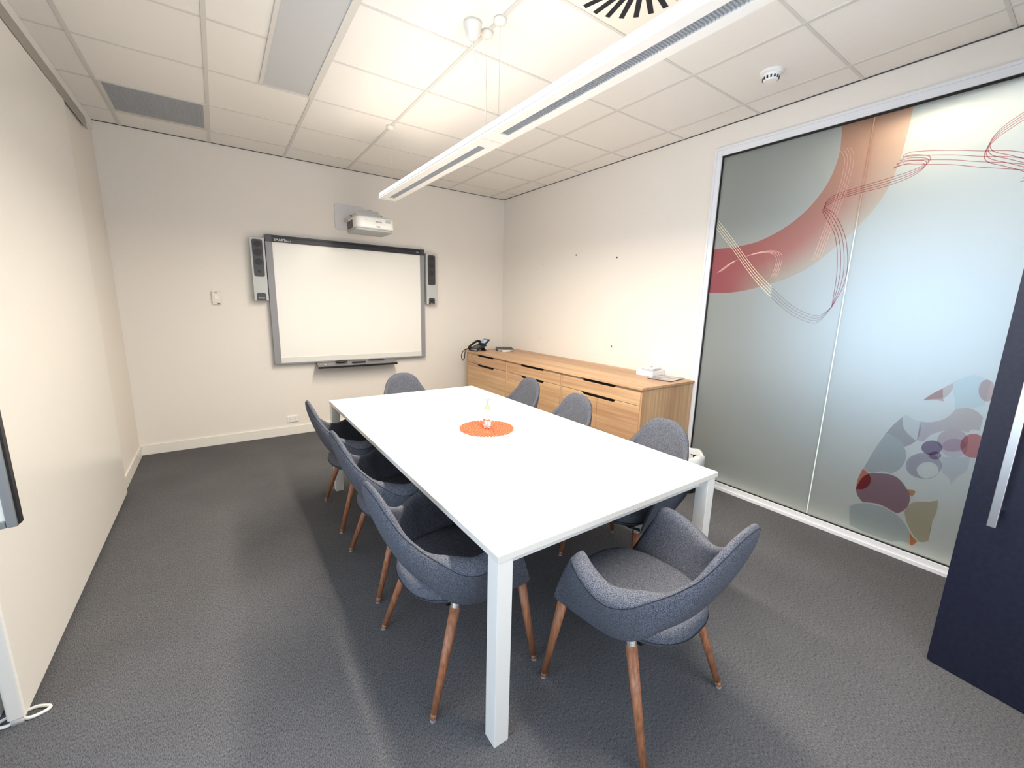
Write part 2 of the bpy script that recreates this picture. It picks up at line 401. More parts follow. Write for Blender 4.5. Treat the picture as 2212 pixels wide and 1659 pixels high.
# lower right cluster of overlapping circles inside a slanted cone
SH = [
 ('tail', [(-4.575,1.124),(-4.575,1.124),(-4.612,1.152),(-4.648,1.178),(-4.648,1.178),(-4.715,1.154),(-4.715,1.154),(-4.713,1.018),(-4.713,1.018),(-4.669,0.99),(-4.638,0.987),(-4.61,0.973),(-4.61,0.973),(-4.605,1.018),(-4.589,1.053)], (0.86, 0.93, 0.95), 3),
 ('edge_disc', [(-4.738,1.104),(-4.74,1.079),(-4.735,1.057),(-4.725,1.043),(-4.712,1.04),(-4.698,1.049),(-4.686,1.068),(-4.679,1.093),(-4.678,1.119),(-4.683,1.141),(-4.693,1.154),(-4.706,1.156),(-4.72,1.147),(-4.731,1.129)], (0.85, 0.62, 0.6), 3),
 ('wedge', [(-4.473,0.997),(-4.473,0.997),(-4.497,1.031),(-4.535,1.074),(-4.577,1.118),(-4.577,1.118),(-4.582,1.086),(-4.571,1.05),(-4.553,1.025),(-4.517,1.014)], (0.84, 0.7, 0.66), 3),
 ('wedge_shade', [(-4.473,0.997),(-4.473,0.997),(-4.497,1.031),(-4.521,1.058),(-4.544,1.079),(-4.544,1.079),(-4.549,1.045),(-4.558,1.007),(-4.558,1.007),(-4.523,1.009)], (0.8, 0.62, 0.62), 3),
 ('cap', [(-4.556,0.893),(-4.556,0.893),(-4.581,0.915),(-4.6,0.947),(-4.61,0.973),(-4.61,0.973),(-4.638,0.987),(-4.669,0.989),(-4.695,0.977),(-4.719,0.951),(-4.719,0.951),(-4.718,0.877),(-4.718,0.877),(-4.692,0.878),(-4.678,0.855),(-4.678,0.855),(-4.648,0.86),(-4.617,0.858),(-4.587,0.843),(-4.564,0.826),(-4.564,0.826)], (0.82, 0.72, 0.7), 3),
 ('arch', [(-4.478,0.87),(-4.478,0.87),(-4.505,0.872),(-4.532,0.879),(-4.556,0.893),(-4.556,0.893),(-4.564,0.826),(-4.564,0.826),(-4.536,0.802),(-4.513,0.754),(-4.513,0.754),(-4.484,0.756),(-4.484,0.756),(-4.492,0.791),(-4.49,0.832)], (0.8, 0.72, 0.76), 3),
 ('fan', [(-4.34,0.756),(-4.34,0.756),(-4.369,0.821),(-4.402,0.88),(-4.402,0.88),(-4.407,0.844),(-4.422,0.805),(-4.45,0.775),(-4.484,0.752),(-4.484,0.752),(-4.461,0.72),(-4.437,0.7),(-4.437,0.7),(-4.411,0.733),(-4.377,0.752)], (0.66, 0.62, 0.64), 3),
 ('lens', [(-4.403,0.881),(-4.403,0.881),(-4.418,0.896),(-4.449,0.877),(-4.478,0.87),(-4.478,0.87),(-4.489,0.836),(-4.49,0.795),(-4.484,0.756),(-4.484,0.756),(-4.453,0.774),(-4.425,0.802),(-4.408,0.84)], (0.9, 0.9, 0.9), 3),
 ('quarter_disc', [(-4.269,0.502),(-4.269,0.502),(-4.301,0.631),(-4.34,0.754),(-4.34,0.754),(-4.387,0.749),(-4.425,0.717),(-4.453,0.658),(-4.452,0.602),(-4.435,0.553),(-4.402,0.513),(-4.402,0.513),(-4.364,0.517),(-4.309,0.487)], (0.7, 0.72, 0.74), 3),
 ('disc', [(-4.686,0.813),(-4.685,0.784),(-4.672,0.758),(-4.651,0.738),(-4.625,0.73),(-4.599,0.735),(-4.579,0.752),(-4.568,0.779),(-4.57,0.808),(-4.583,0.836),(-4.605,0.854),(-4.631,0.861),(-4.657,0.856),(-4.676,0.838)], (0.8, 0.68, 0.72), 3),
 ('disc', [(-4.69,0.771),(-4.689,0.747),(-4.678,0.724),(-4.661,0.708),(-4.639,0.7),(-4.617,0.704),(-4.6,0.718),(-4.591,0.74),(-4.593,0.765),(-4.604,0.788),(-4.622,0.804),(-4.644,0.81),(-4.665,0.806),(-4.682,0.792)], (0.87, 0.8, 0.87), 3),
 ('red_disc', [(-4.754,0.803),(-4.754,0.773),(-4.745,0.746),(-4.729,0.727),(-4.708,0.721),(-4.687,0.727),(-4.671,0.747),(-4.661,0.774),(-4.661,0.805),(-4.671,0.832),(-4.688,0.85),(-4.708,0.856),(-4.729,0.849),(-4.745,0.83)], (0.8, 0.38, 0.38), 3),
 ('leaf', [(-4.6,0.689),(-4.6,0.689),(-4.657,0.706),(-4.707,0.726),(-4.707,0.726),(-4.708,0.646),(-4.68,0.599),(-4.66,0.537),(-4.66,0.537),(-4.651,0.577),(-4.627,0.592),(-4.61,0.615)], (0.84, 0.84, 0.88), 3),
 ('dark_disc', [(-4.594,0.743),(-4.593,0.723),(-4.584,0.705),(-4.569,0.692),(-4.55,0.686),(-4.532,0.689),(-4.517,0.7),(-4.51,0.717),(-4.512,0.737),(-4.521,0.755),(-4.537,0.768),(-4.556,0.774),(-4.574,0.771),(-4.587,0.76)], (0.44, 0.36, 0.48), 3),
 ('small_disc', [(-4.598,0.696),(-4.597,0.685),(-4.591,0.675),(-4.582,0.667),(-4.571,0.664),(-4.561,0.665),(-4.553,0.671),(-4.549,0.68),(-4.55,0.691),(-4.555,0.702),(-4.564,0.709),(-4.575,0.713),(-4.586,0.711),(-4.594,0.705)], (0.6, 0.45, 0.58), 3),
 ('red_tip', [(-4.266,0.501),(-4.266,0.501),(-4.285,0.49),(-4.308,0.469),(-4.308,0.469),(-4.281,0.447),(-4.259,0.406),(-4.25,0.354),(-4.25,0.354),(-4.251,0.422)], (0.88, 0.4, 0.3), 3),
 ('red_leaf', [(-4.25,0.352),(-4.25,0.352),(-4.259,0.406),(-4.277,0.446),(-4.303,0.473),(-4.303,0.473),(-4.315,0.446),(-4.313,0.406),(-4.289,0.366)], (0.82, 0.22, 0.22), 3),
 ('bean', [(-4.25,0.354),(-4.25,0.354),(-4.269,0.433),(-4.303,0.481),(-4.354,0.499),(-4.393,0.509),(-4.393,0.509),(-4.43,0.503),(-4.465,0.476),(-4.504,0.422),(-4.504,0.422),(-4.511,0.381),(-4.506,0.335),(-4.487,0.296),(-4.466,0.276),(-4.466,0.276),(-4.441,0.284),(-4.404,0.295),(-4.357,0.297),(-4.298,0.279),(-4.298,0.279),(-4.266,0.31)], (0.52, 0.34, 0.4), 3),
 ('orange_drop', [(-4.489,0.444),(-4.489,0.444),(-4.512,0.451),(-4.528,0.445),(-4.528,0.445),(-4.515,0.409)], (0.85, 0.48, 0.25), 3),
 ('tan_square', [(-4.498,0.301),(-4.498,0.301),(-4.514,0.358),(-4.545,0.389),(-4.589,0.406),(-4.627,0.433),(-4.627,0.433),(-4.631,0.357),(-4.62,0.266),(-4.626,0.172),(-4.626,0.172),(-4.6,0.149),(-4.575,0.156),(-4.545,0.194),(-4.518,0.243)], (0.76, 0.68, 0.54), 3),
 ('grey_quarter', [(-4.237,0.212),(-4.237,0.212),(-4.245,0.234),(-4.293,0.27),(-4.366,0.287),(-4.426,0.282),(-4.487,0.255),(-4.525,0.211),(-4.545,0.172),(-4.545,0.172),(-4.555,0.11),(-4.555,0.11),(-4.515,0.114),(-4.474,0.087),(-4.474,0.087),(-4.362,0.082),(-4.254,0.096),(-4.254,0.096)], (0.74, 0.78, 0.8), 3),
 ('orange_drop', [(-4.54,0.191),(-4.54,0.191),(-4.556,0.164),(-4.581,0.145),(-4.581,0.145),(-4.569,0.117),(-4.555,0.103),(-4.555,0.103)], (0.9, 0.34, 0.15), 3),
 ]
for nm, pts, col, sm in SH: decal('printed_'+nm, pts, film('film_'+nm, col), sm)
# ring-shaped print
bm = new(); A = crom([(0, *q) for q in [(-4.609,0.639),(-4.609,0.612),(-4.6,0.585),(-4.584,0.561),(-4.561,0.543),(-4.536,0.533),(-4.51,0.533),(-4.487,0.543),(-4.47,0.562),(-4.461,0.587),(-4.461,0.616),(-4.471,0.644),(-4.489,0.668),(-4.512,0.685),(-4.538,0.694),(-4.563,0.692),(-4.585,0.682),(-4.601,0.663)]], 2, True)
B = crom([(0, *q) for q in [(-4.601,0.607),(-4.601,0.59),(-4.596,0.573),(-4.586,0.558),(-4.573,0.546),(-4.557,0.541),(-4.542,0.541),(-4.528,0.548),(-4.518,0.56),(-4.512,0.576),(-4.512,0.594),(-4.518,0.611),(-4.528,0.627),(-4.542,0.637),(-4.558,0.643),(-4.573,0.642),(-4.586,0.635),(-4.596,0.623)]], 2, True); lay[0] += 1
va = [bm.verts.new((XP-.0006-.00012*lay[0], p.y, p.z)) for p in A]; vb = [bm.verts.new((XP-.0006-.00012*lay[0], p.y, p.z)) for p in B]
for i in range(len(va)): j = (i+1) % len(va); bm.faces.new((va[i], va[j], vb[j], vb[i]))
obj('printed_loop', bm, film('film_loop', (.66, .62, .70)), window1)

# ---------------------------------------------------------------- open door at the right
dr = struct(thing('door_1', 'dark navy open door', 'door', (-.917, -4.813, 0), R(-6.9)))
# local frame: the door runs along -y from its free edge
bx('door_leaf', NAVY, 0, .042, -.93, 0, .008, 2.66, dr, .0015)
hd = bx('door_handle', ALU, -.062, -.048, -.105, -.080, .70, 1.345, dr, .002); hd['label'] = 'long silver bar handle'
bm = new()
for z in (.76, 1.285): cyl(bm, (-.05, -.092, z), (0, -.092, z), .008)
obj('handle_post', bm, STEEL, hd)
del dr['category']; del dr['label']

# ---------------------------------------------------------------- sliding panel, its track, floor guides
sp = thing('sliding_partition', 'tall off-white sliding wall panel hanging along the left wall', 'wall panel', (-4.04, -2.04, 0))
bm = new(); prism(bm, roundrect(-.021, .024, -1.041, 1.04, .008, 3), 2, .028, 2.685)
obj('panel_leaf', bm, PANEL, sp, smooth=False)
bm = new()
for sgn in (1, -1):
    P = [(sgn*.012, -1.02, .006), (sgn*.030+.004, -1.030, .006), (sgn*.062+.006, -1.022, .006), (sgn*.066+.006, -1.005, .006), (sgn*.035+.004, -.985, .006), (sgn*.012, -.985, .006)]
    tube(bm, crom(P, 5), .006, 8)
box(bm, -.015, .015, -1.035, -.975, 0, .028)
g = obj('floor_guide', bm, WHITE, sp, smooth=True); g['label'] = 'white looped floor guide'
for y in (-.9, .9): bx('hanger', STEEL, -.01, .01, y-.05, y+.05, 2.685, 2.722, sp)
bm = new()
prism(bm, [(-4.07, 2.722), (-4.07, 2.806), (-4.036, 2.806), (-4.032, 2.722), (-4.037, 2.722), (-4.040, 2.795), (-4.060, 2.795), (-4.062, 2.722)], 1, -5.7, -.30)
tag(obj('sliding_track', bm, mat('anodised_track', (.40, .38, .34), .5, .3)), 'grey metal ceiling track running above the sliding wall panel', 'track')
sp2 = thing('sliding_partition', 'second white sliding panel parked behind the first, its lower edge at the far left', 'wall panel', (-4.30, -4.25, 0))
bm = new(); box(bm, -.5, .0, .55, .59, .035, 2.68); 
o = obj('panel_leaf', bm, PANEL, sp2)
bm = new(); box(bm, -.06, -.0, .55, .59, 0, .034); obj('floor_guide', bm, WHITE, sp2)

# ---------------------------------------------------------------- whiteboard on a stand at the far left
wb = thing('mobile_whiteboard', 'white board in a grey metal frame, cut off by the left edge of the photo', 'whiteboard', (-4.53, -3.15, 0))
bx('writing_surface', WBOARD, -.59, .59, .006, .022, .78, 1.93, wb)
bm = new()
box(bm, -.612, -.587, 0, .034, .757, 1.955); box(bm, .587, .612, 0, .034, .757, 1.955)
box(bm, -.587, .587, 0, .034, .757, .782); box(bm, -.587, .587, 0, .034, 1.93, 1.955)
obj('board_frame', bm, mat('frame_grey_metal', (.30, .31, .31), .4, .5), wb, .004)
bx('edge_strip', BLACK, .612, .618, .006, .030, .765, 1.95, wb)
bm = new()
for x in (-.45, .10):
    box(bm, x-.015, x+.015, .034, .064, .06, 1.8); box(bm, x-.015, x+.015, -.12, .06, .06, .09)
box(bm, -.45, .10, .034, .064, .30, .33)
obj('stand', bm, STEEL, wb, .002)
for x in (-.45, .10):
    for y in (-.10, .045):
        bm = new(); cyl(bm, (x-.012, y, .03), (x+.012, y, .03), .03, seg=20); obj('castor', bm, BLACK, wb)

# ---------------------------------------------------------------- table
tb = thing('meeting_table', 'long white rectangular meeting table with square legs', 'table', (-2.069, -2.88, 0))
tx0, tx1, ty0, ty1 = -.628, .628, -1.194, 1.194
t = bx('tabletop', TABLE, tx0, tx1, ty0, ty1, .7245, .727, tb, .0008)
bx('edge_band', TEDGE, tx0, tx1, ty0, ty1, .703, .7244, tb, .0006)
for i, (x, y) in enumerate(((tx0+.002, ty0+.002), (tx1-.074, ty0+.002), (tx0+.002, ty1-.062), (tx1-.074, ty1-.062))):
    bx('leg', WHITE, x, x+.058, y, y+.06, 0, .703, tb, .002)
bm = new()
box(bm, tx0+.06, tx1-.074, ty0+.045, ty0+.065, .655, .702); box(bm, tx0+.06, tx1-.074, ty1-.065, ty1-.045, .655, .702)
box(bm, tx0+.045, tx0+.058, ty0+.06, ty1-.06, .655, .702); box(bm, tx1-.074, tx1-.06, ty0+.06, ty1-.06, .655, .702)
obj('under_frame', bm, WHITE, tb)
bx('cable_tray', mat('tray_grey', (.22, .23, .26), .5), -.22, .22, -.45, .45, .60, .655, tb, .004)

# coaster mat and hand gel
cm = new(); z0 = .727
cnt = [(0, 1)] + [(r*.0178, int(round(2*PI*r/1.10))) for r in range(1, 10)]
for r, k in cnt:
    for i in range(k):
        a = 2*PI*i/k+r*7
        cx, cy = r*math.cos(a), r*math.sin(a)
        seg = 12; R0, R1 = .0086, .0036
        rings = []
        for rr, zz in ((R0, 0), (R0, .008), (R1, .008), (R1, 0)):
            rings.append([cm.verts.new((cx+rr*math.cos(2*PI*j/seg), cy+rr*math.sin(2*PI*j/seg), zz)) for j in range(seg)])
        for q in range(4):
            A, B = rings[q], rings[(q+1) % 4]
            for j in range(seg): cm.faces.new((A[j], A[(j+1) % seg], B[(j+1) % seg], B[j]))
mt = obj('placemat', cm, noise_col(mat('orange_felt', (.85, .16, .035), .9), (.70, .085, .035), (.93, .17, .075), 120)); mt.location = (-2.032, -2.920, z0)
tag(mt, 'round orange felt placemat of small rings in the middle of the table', 'placemat')
bt = thing('hand_gel_bottle', 'clear pump bottle of hand gel with green cap standing on the orange placemat', 'bottle', (-2.032, -2.925, z0+.0085), R(-20))
bt.scale = (1.12, 1.12, 1.15)
bm = new(); lathe(bm, [(.0005, 0), (.019, 0), (.0215, .003), (.0215, .082), (.0205, .092), (.013, .103), (.011, .108)], 28)
obj('bottle_body', bm, CLEARP, bt, smooth=True)
bm = new(); lathe(bm, [(.0005, .002), (.0185, .002), (.0198, .006), (.0198, .050), (.0005, .0505)], 24)
obj('gel', bm, mat('pink_gel', (1, .84, .82), .1, trans=.85, ior=1.33), bt, smooth=True)
bm = new()
cyl(bm, (0, 0, .01), (0, 0, .105), .0022, seg=10)
obj('dip_tube', bm, mat('milky_plastic', (.85, .85, .82), .4), bt)
bm = new(); lathe(bm, [(.0005, .105), (.0135, .105), (.0135, .122), (.0125, .124), (.007, .124), (.006, .130), (.0005, .131)], 24)
obj('collar', bm, mat('lime_green_plastic', (.32, .80, .22), .35), bt, smooth=False)
bm = new(); cyl(bm, (0, 0, .13), (0, 0, .145), .0042, seg=12); lathe(bm, [(.0005, .143), (.005, .143), (.0105, .152), (.0105, .157), (.006, .161), (.0005, .162)], 20)
cyl(bm, (.004, 0, .156), (.026, 0, .153), .0045, .0025, 10)
obj('pump_head', bm, mat('mint_green_plastic', (.20, .80, .42), .35), bt, smooth=True)
bm = new()                                             # the printed wrap: a torn looking pink label arc
for a0, a1, za, zb in ((-150, -30, .050, .058), (-140, -100, .020, .046), (-95, -60, .012, .040), (-55, -30, .022, .050), (-120, -70, .062, .078)):
    k = 8; lo = []; hi = []
    for i in range(k+1):
        a = R(a0+(a1-a0)*i/k); lo.append(bm.verts.new((.0219*math.cos(a), .0219*math.sin(a), za))); hi.append(bm.verts.new((.0219*math.cos(a), .0219*math.sin(a), zb)))
    for i in range(k): bm.faces.new((lo[i], lo[i+1], hi[i+1], hi[i]))
obj('bottle_label', bm, mat('label_pink', (.92, .55, .52), .5), bt)

# ---------------------------------------------------------------- chairs
U = [(0, -.345, .838), (.072, -.342, .829), (.134, -.325, .786), (.168, -.290, .715), (.194, -.240, .655), (.228, -.185, .608), (.290, -.132, .572), (.333, -.075, .574), (.338, .0, .600), (.315, .068, .624), (.290, .100, .622)]
Lw = [(0, -.232, .500), (.075, -.228, .498), (.130, -.212, .490), (.165, -.190, .478), (.188, -.160, .446), (.205, -.130, .408), (.216, -.090, .380), (.227, -.030, .366), (.236, .060, .366), (.246, .150, .374), (.258, .205, .388)]
def shell_mesh():
    n = 5; u = crom(U, n); l = crom(Lw, n); N = len(u)
    def side(P): return [Vector((-p.x, p.y, p.z)) for p in P[:0:-1]]+P
    u = side(u); l = side(l); M = len(u); T = 18
    def wgt(i):
        s = abs(i-(M-1)/2)/((M-1)/2); wa = max(0, min(1, (s-.40)/.24)); return s, wa*wa*(3-2*wa)
    def mid(i, t):
        i = max(0, min(M-1, i)); a, b = l[i], u[i]; s, wa = wgt(i)
        p = a.lerp(b, t); out = Vector((p.x*.9, p.y+.02, 0)); out.normalize()
        return p+out*(.016*(1-wa)+.006*wa)*4*t*(1-t)
    def pair(i, t):
        # outer and inner skin: an even pad behind the sitter, a broad rolled pad on the arms
        s, wa = wgt(i); p = mid(i, t)
        du = mid(i+1, t)-mid(i-1, t); dv = mid(i, min(1, t+.02))-mid(i, max(0, t-.02))
        n = du.cross(dv).normalized(); out = Vector((p.x*.9, p.y+.02, 0)); out.normalize()
        if n.dot(out) < 0: n = -n
        r7 = max(0, 1-abs(2*t-1)**7)**.5; e = max(0.0, 1-s**30)**.5
        arm = (-out*.85+Vector((0, 0, .1+.75*t))).normalized()
        d = (-n*(1-wa)+arm*wa).normalized()
        w = (.036*(1-wa)+.038*wa)*r7+wa*.064*t*t*max(0, 1-t**9)**.5
        w *= e
        A = p+n*.018*(1-wa)*r7
        return A, A+d*w
    bm = new(); ro = []; ri = []
    for i in range(M):
        A = []; B = []
        for k in range(T+1):
            t = .5-.5*math.cos(PI*k/T); a, b = pair(i, t)
            A.append(bm.verts.new(a)); B.append(bm.verts.new(b))
        ro.append(A); ri.append(B)
    for i in range(M-1):
        for k in range(T):
            bm.faces.new((ro[i][k], ro[i+1][k], ro[i+1][k+1], ro[i][k+1]))
            bm.faces.new((ri[i][k], ri[i][k+1], ri[i+1][k+1], ri[i+1][k]))
    bmesh.ops.remove_doubles(bm, verts=bm.verts, dist=2e-4)
    path = [pair(i, .965)[0] for i in range(2, M-2)]
    return bm, path
def make_chair():
    t = thing('armchair', '', 'chair')
    bm, path = shell_mesh(); sh = obj('back_shell', bm, FABRIC, t, smooth=True)
    bm = new(); tube(bm, path, .0016, 6); obj('stitching', bm, SEAM, sh, smooth=True)
    # seat pad: rounded plan, domed
    bm = new(); SEG = 48
    def plan(a, k):
        c, s = math.cos(a), math.sin(a); e = 2/2.7
        x = abs(c)**e*(1 if c > 0 else -1)*.220; y = abs(s)**e*(1 if s > 0 else -1)*(.245 if s > 0 else .243)+.004
        if s < 0: x *= 1-.10*abs(s)
        return x*k, y*k
    prof = [(.02, .368), (.80, .370), (.92, .378), (.985, .393), (1.0, .412), (.99, .430), (.95, .444), (.86, .452), (.6, .448), (.3, .444), (.02, .442)]
    rings = []
    for k, z in prof:
        rings.append([bm.verts.new((*plan(2*PI*i/SEG, k), z)) for i in range(SEG)])
    for A, B in zip(rings, rings[1:]):
        for i in range(SEG): bm.faces.new((A[i], A[(i+1) % SEG], B[(i+1) % SEG], B[i]))
    bm.faces.new(rings[0]); bm.faces.new(rings[-1])
    st = obj('seat', bm, FABRIC, t, smooth=True)
    bm = new(); tube(bm, [(*plan(2*PI*i/SEG, 1.003), .402) for i in range(SEG)], .0015, 6, True); obj('stitching', bm, SEAM, st, smooth=True)
    bm = new(); box(bm, -.17, .17, -.13, .16, .358, .374); obj('seat_base', bm, BLACK, t, .004)
    for sx in (-1, 1):
        for sy in (-1, 1):
            top = Vector((sx*.222, .185, .366)) if sy > 0 else Vector((sx*.205, -.115, .366)); bot = Vector((sx*.262, sy*.235, .006)); d = (top-bot)*1.07
            bm = new(); cyl(bm, bot, bot+d*.05, .0095, .0125, 20); cyl(bm, bot+d*.05, bot+d*.96, .0125, .0200, 20)
            lg = obj('leg', bm, CHWOOD, t, smooth=False)
            for p in lg.data.polygons: p.use_smooth = len(p.vertices) == 4
            bm = new(); cyl(bm, bot+d*.958, bot+d*1.0, .0196, .0200, 20); f = obj('ferrule', bm, STEEL, lg); f['label'] = 'metal collar'
            bm = new(); cyl(bm, (bot.x, bot.y, 0), (bot.x, bot.y, .008), .0105, .0105, 16); obj('glide', bm, mat('glide_grey', (.3, .3, .3), .4) if not bpy.data.materials.get('glide_grey') else bpy.data.materials['glide_grey'], lg)
    return t
def dup(o, parent=None):
    c = o.copy(); COL.objects.link(c)
    if parent: c.parent = parent
    for ch in list(o.children): dup(ch, c)
    return c
G = 'charcoal armchairs around the meeting table'
chairs = [
 ((-2.099, -4.160), 4.6, 'charcoal fabric armchair at the near end of the white table, fully visible'),
 ((-2.597, -3.600), -89, 'charcoal fabric armchair on the left side of the table, nearest the camera'),
 ((-2.570, -2.895), -90, 'charcoal fabric armchair in the middle of the three on the table\'s left side'),
 ((-2.565, -2.135), -91, 'charcoal fabric armchair on the left side of the table, closest to the whiteboard wall'),
 ((-1.985, -1.668), 180, 'charcoal fabric armchair at the far end of the table below the interactive whiteboard'),
 ((-1.395, -2.085), 88, 'charcoal fabric armchair by the cabinet, farthest of the three on the table\'s right side'),
 ((-1.492, -2.820), 90, 'charcoal fabric armchair in the middle on the right side, before the cabinet doors'),
 ((-1.522, -3.610), 91, 'charcoal fabric armchair on the right side of the table, nearest the waste bin'),
]
base = make_chair()
for i, ((x, y), a, lab) in enumerate(chairs):
    c = base if i == 0 else dup(base)
    c.location = (x, y, 0); c.rotation_euler = (0, 0, R(a)); c['label'] = lab; c['category'] = 'chair'; c['group'] = G

# ---------------------------------------------------------------- long cabinet
CX, CT = -.70, .88                                      # front plane, top height
cab = thing('storage_cabinet', 'long light timber cabinet with drawers and doors along the right wall', 'cabinet', (-.35, -1.65, 0))
def L(v, a): return v-(-.35) if a == 0 else v-(-1.65)
def cbx(name, m, x0, x1, y0, y1, z0, z1, parent=cab, bevel=.0012): return bx(name, m, L(x0, 0), L(x1, 0), L(y0, 1), L(y1, 1), z0, z1, parent, bevel)
cbx('cabinet_top', WOODH, -.72, -.004, -3.056, -.232, .860, CT, bevel=.002)
cbx('side_panel', WOODV, CX, -.02, -3.046, -3.030, 0, .859)
cbx('side_panel', WOODV, CX, -.02, -.254, -.238, 0, .859)
for y in (-1.170, -2.111): cbx('divider', WOODV, CX+.002, -.02, y-.015, y+.015, .05, .858)
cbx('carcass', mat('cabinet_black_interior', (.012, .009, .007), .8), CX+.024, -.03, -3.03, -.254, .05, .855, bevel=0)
cbx('plinth', mat('plinth_dark', (.05, .035, .025), .6), CX+.05, -.03, -3.03, -.254, 0, .05, bevel=0)
NT = .024
def notch_front(name, y0, y1, z0, z1, nc, cutside):
    # front board seen as (y,z) outline with a trapezoid hand cut-out in its top edge
    h0, h1 = .205, .178
    if cutside == 0: pts = [(y0, z0), (y1, z0), (y1, z1), (nc+h0, z1), (nc+h1, z1-NT), (nc-h1, z1-NT), (nc-h0, z1), (y0, z1)]
    elif cutside == 1: pts = [(y0, z0), (y1, z0), (y1, z1-NT), (nc-h1, z1-NT), (nc-h0, z1), (y0, z1)]
    else: pts = [(y0, z0), (y1, z0), (y1, z1), (nc+h0, z1), (nc+h1, z1-NT), (y0, z1-NT)]
    bm = new(); prism(bm, [(L(a, 1), b) for a, b in pts], 0, L(CX, 0), L(CX+.018, 0))
    return obj(name, bm, WOODH, cab, .001)
for y1, y0, nc in ((-.256, -1.153, -.703), (-1.187, -2.094, -1.643), (-2.128, -3.028, -2.580)):
    notch_front('drawer', y0, y1, .733, .856, nc, 0)
    notch_front('cupboard_door', y0, nc-.0015, .053, .729, nc, 1)
    notch_front('cupboard_door', nc+.0015, y1, .053, .729, nc, 2)

# things on the cabinet
ph = thing('desk_phone', 'black office desk phone with small screen at the left end of the cabinet', 'phone', (-.590, -.345, CT), R(-85))
bm = new(); prism(bm, [(-.085, .012), (-.085, .026), (.06, .082), (.075, .080), (.075, .070), (-.07, .008)], 0, -.095, .095)
obj('phone_body', bm, BLACK, ph, .003)
bm = new(); prism(bm, [(-.06, .0), (-.045, .0), (.045, .075), (.03, .07)], 0, -.04, .06); prism(bm, [(.02, .07), (.035, .07), (.09, 0), (.075, 0)], 0, -.04, .06)
box(bm, -.09, .09, -.088, -.07, 0, .016)
obj('phone_stand', bm, BLACK, ph)
bm = new(); prism(bm, [(.055, .080), (.045, .088), (.118, .152), (.126, .144)], 0, -.035, .095)
sc = obj('screen_housing', bm, BLACK, ph, .003)
bm = new(); prism(bm, [(.058, .1005), (.057, .1015), (.106, .1445), (.107, .1435)], 0, -.018, .066)
obj('screen', bm, mat('phone_display', (.25, .35, .48), .2, emis=(.35, .5, .75), es=.35), sc)
bm = new(); P = crom([(-.075, -.098, .040), (-.075, -.06, .068), (-.075, .01, .108), (-.075, .06, .118), (-.075, .085, .108)], 5)
tube(bm, P, .015, 10); cyl(bm, (-.075, -.09, .05), (-.075, -.080, .030), .022, .022); cyl(bm, (-.075, .075, .112), (-.075, .085, .092), .022, .022)
obj('handset', bm, BLACK, ph, smooth=True)
bm = new()
for i in range(3):
    for j in range(4):
        y = -.055+j*.021; z = .026+(y+.085)*.386
        box(bm, -.03+i*.024, -.014+i*.024, y, y+.011, z, z+.004)
obj('keypad', bm, mat('key_grey', (.30, .31, .32), .5), ph)
bm = new(); z = .027; box(bm, -.05, .085, -.0865, -.0845, .014, .024); obj('front_strip', bm, SILV, ph)
bm = new()
P = crom([(-.640, -.240, .897), (-.69, -.222, .895), (-.745, -.214, .86), (-.766, -.214, .80), (-.745, -.214, .745), (-.722, -.214, .775), (-.712, -.216, .86), (-.69, -.226, .890), (-.615, -.236, .893)], 14)
tube(bm, P, .0055, 8)
tag(obj('handset_cord', bm, BLACK, smooth=True), 'black coiled handset cord looping over the left end of the cabinet', 'cord')
bm = new(); P = crom([(-.64, -.36, .884), (-.70, -.385, .886), (-.726, -.40, .872), (-.722, -.43, .80), (-.706, -.49, .745), (-.702, -.52, .726)], 6)
tube(bm, P, .002, 6); tag(obj('network_cable', bm, mat('thin_grey_cable', (.25, .22, .25), .5), smooth=True), 'thin grey cable from the phone running down the left drawer front', 'cable')
nb = thing('notebook', 'black leather compendium lying beside the desk phone', 'notebook', (-.235, -.43, CT), R(62))
bm = new(); prism(bm, roundrect(-.14, .14, -.11, .11, .012), 2, 0, .010); obj('back_cover', bm, BLACK, nb, .003)
bm = new(); box(bm, -.13, .10, -.10, .10, .010, .022); obj('pages', bm, mat('paper', (.8, .78, .72), .8), nb)
bm = new(); prism(bm, roundrect(-.14, .14, -.11, .11, .012), 2, .022, .031); obj('front_cover', bm, mat('black_leather', (.02, .018, .018), .45), nb, .003)
bm = new(); box(bm, -.095, .09, -.02, .02, 0, .020)
w_ = obj('paper_pad', bm, mat('pad_white', (.85, .83, .76), .6), None, .004); w_.location = (-.315, -.60, CT); w_.rotation_euler = (0, 0, R(14))
w_.scale = (.62, 1, 1)
tag(w_, 'small cream pad tucked against the near edge of the black compendium', 'notepad')
def book(name, x, y, z, w, d, h, rz, m, label, cat='book', grp=None):
    t = thing(name, label, cat, (x, y, z), R(rz), grp)
    bx('cover', m, -w/2, w/2, -d/2, d/2, 0, h, t, .001)
    bx('pages', mat('page_block_'+name, (.80, .79, .78), .8) if not bpy.data.materials.get('page_block_'+name) else bpy.data.materials['page_block_'+name], -w/2-.0006, w/2-.006, -d/2-.0006, d/2-.0006+.001, .002, h-.002, t)
    return t
BW = mat('white_card', (.86, .86, .88), .5)
bxw = thing('white_box', 'white cardboard box at the base of the small stack by the magazine', 'box', (-.10, -2.665, CT), R(4))
bx('box_body', BW, -.105, .09, -.085, .085, 0, .038, bxw, .001); bx('box_lid', BW, -.107, .092, -.087, .087, .038, .048, bxw, .001)
book('booklet', -.115, -2.675, CT+.049, .15, .11, .009, 12, mat('booklet_dark', (.10, .11, .14), .5), 'thin dark-edged booklet lowest in the pile on the white box', 'booklet', 'booklets on the white box')
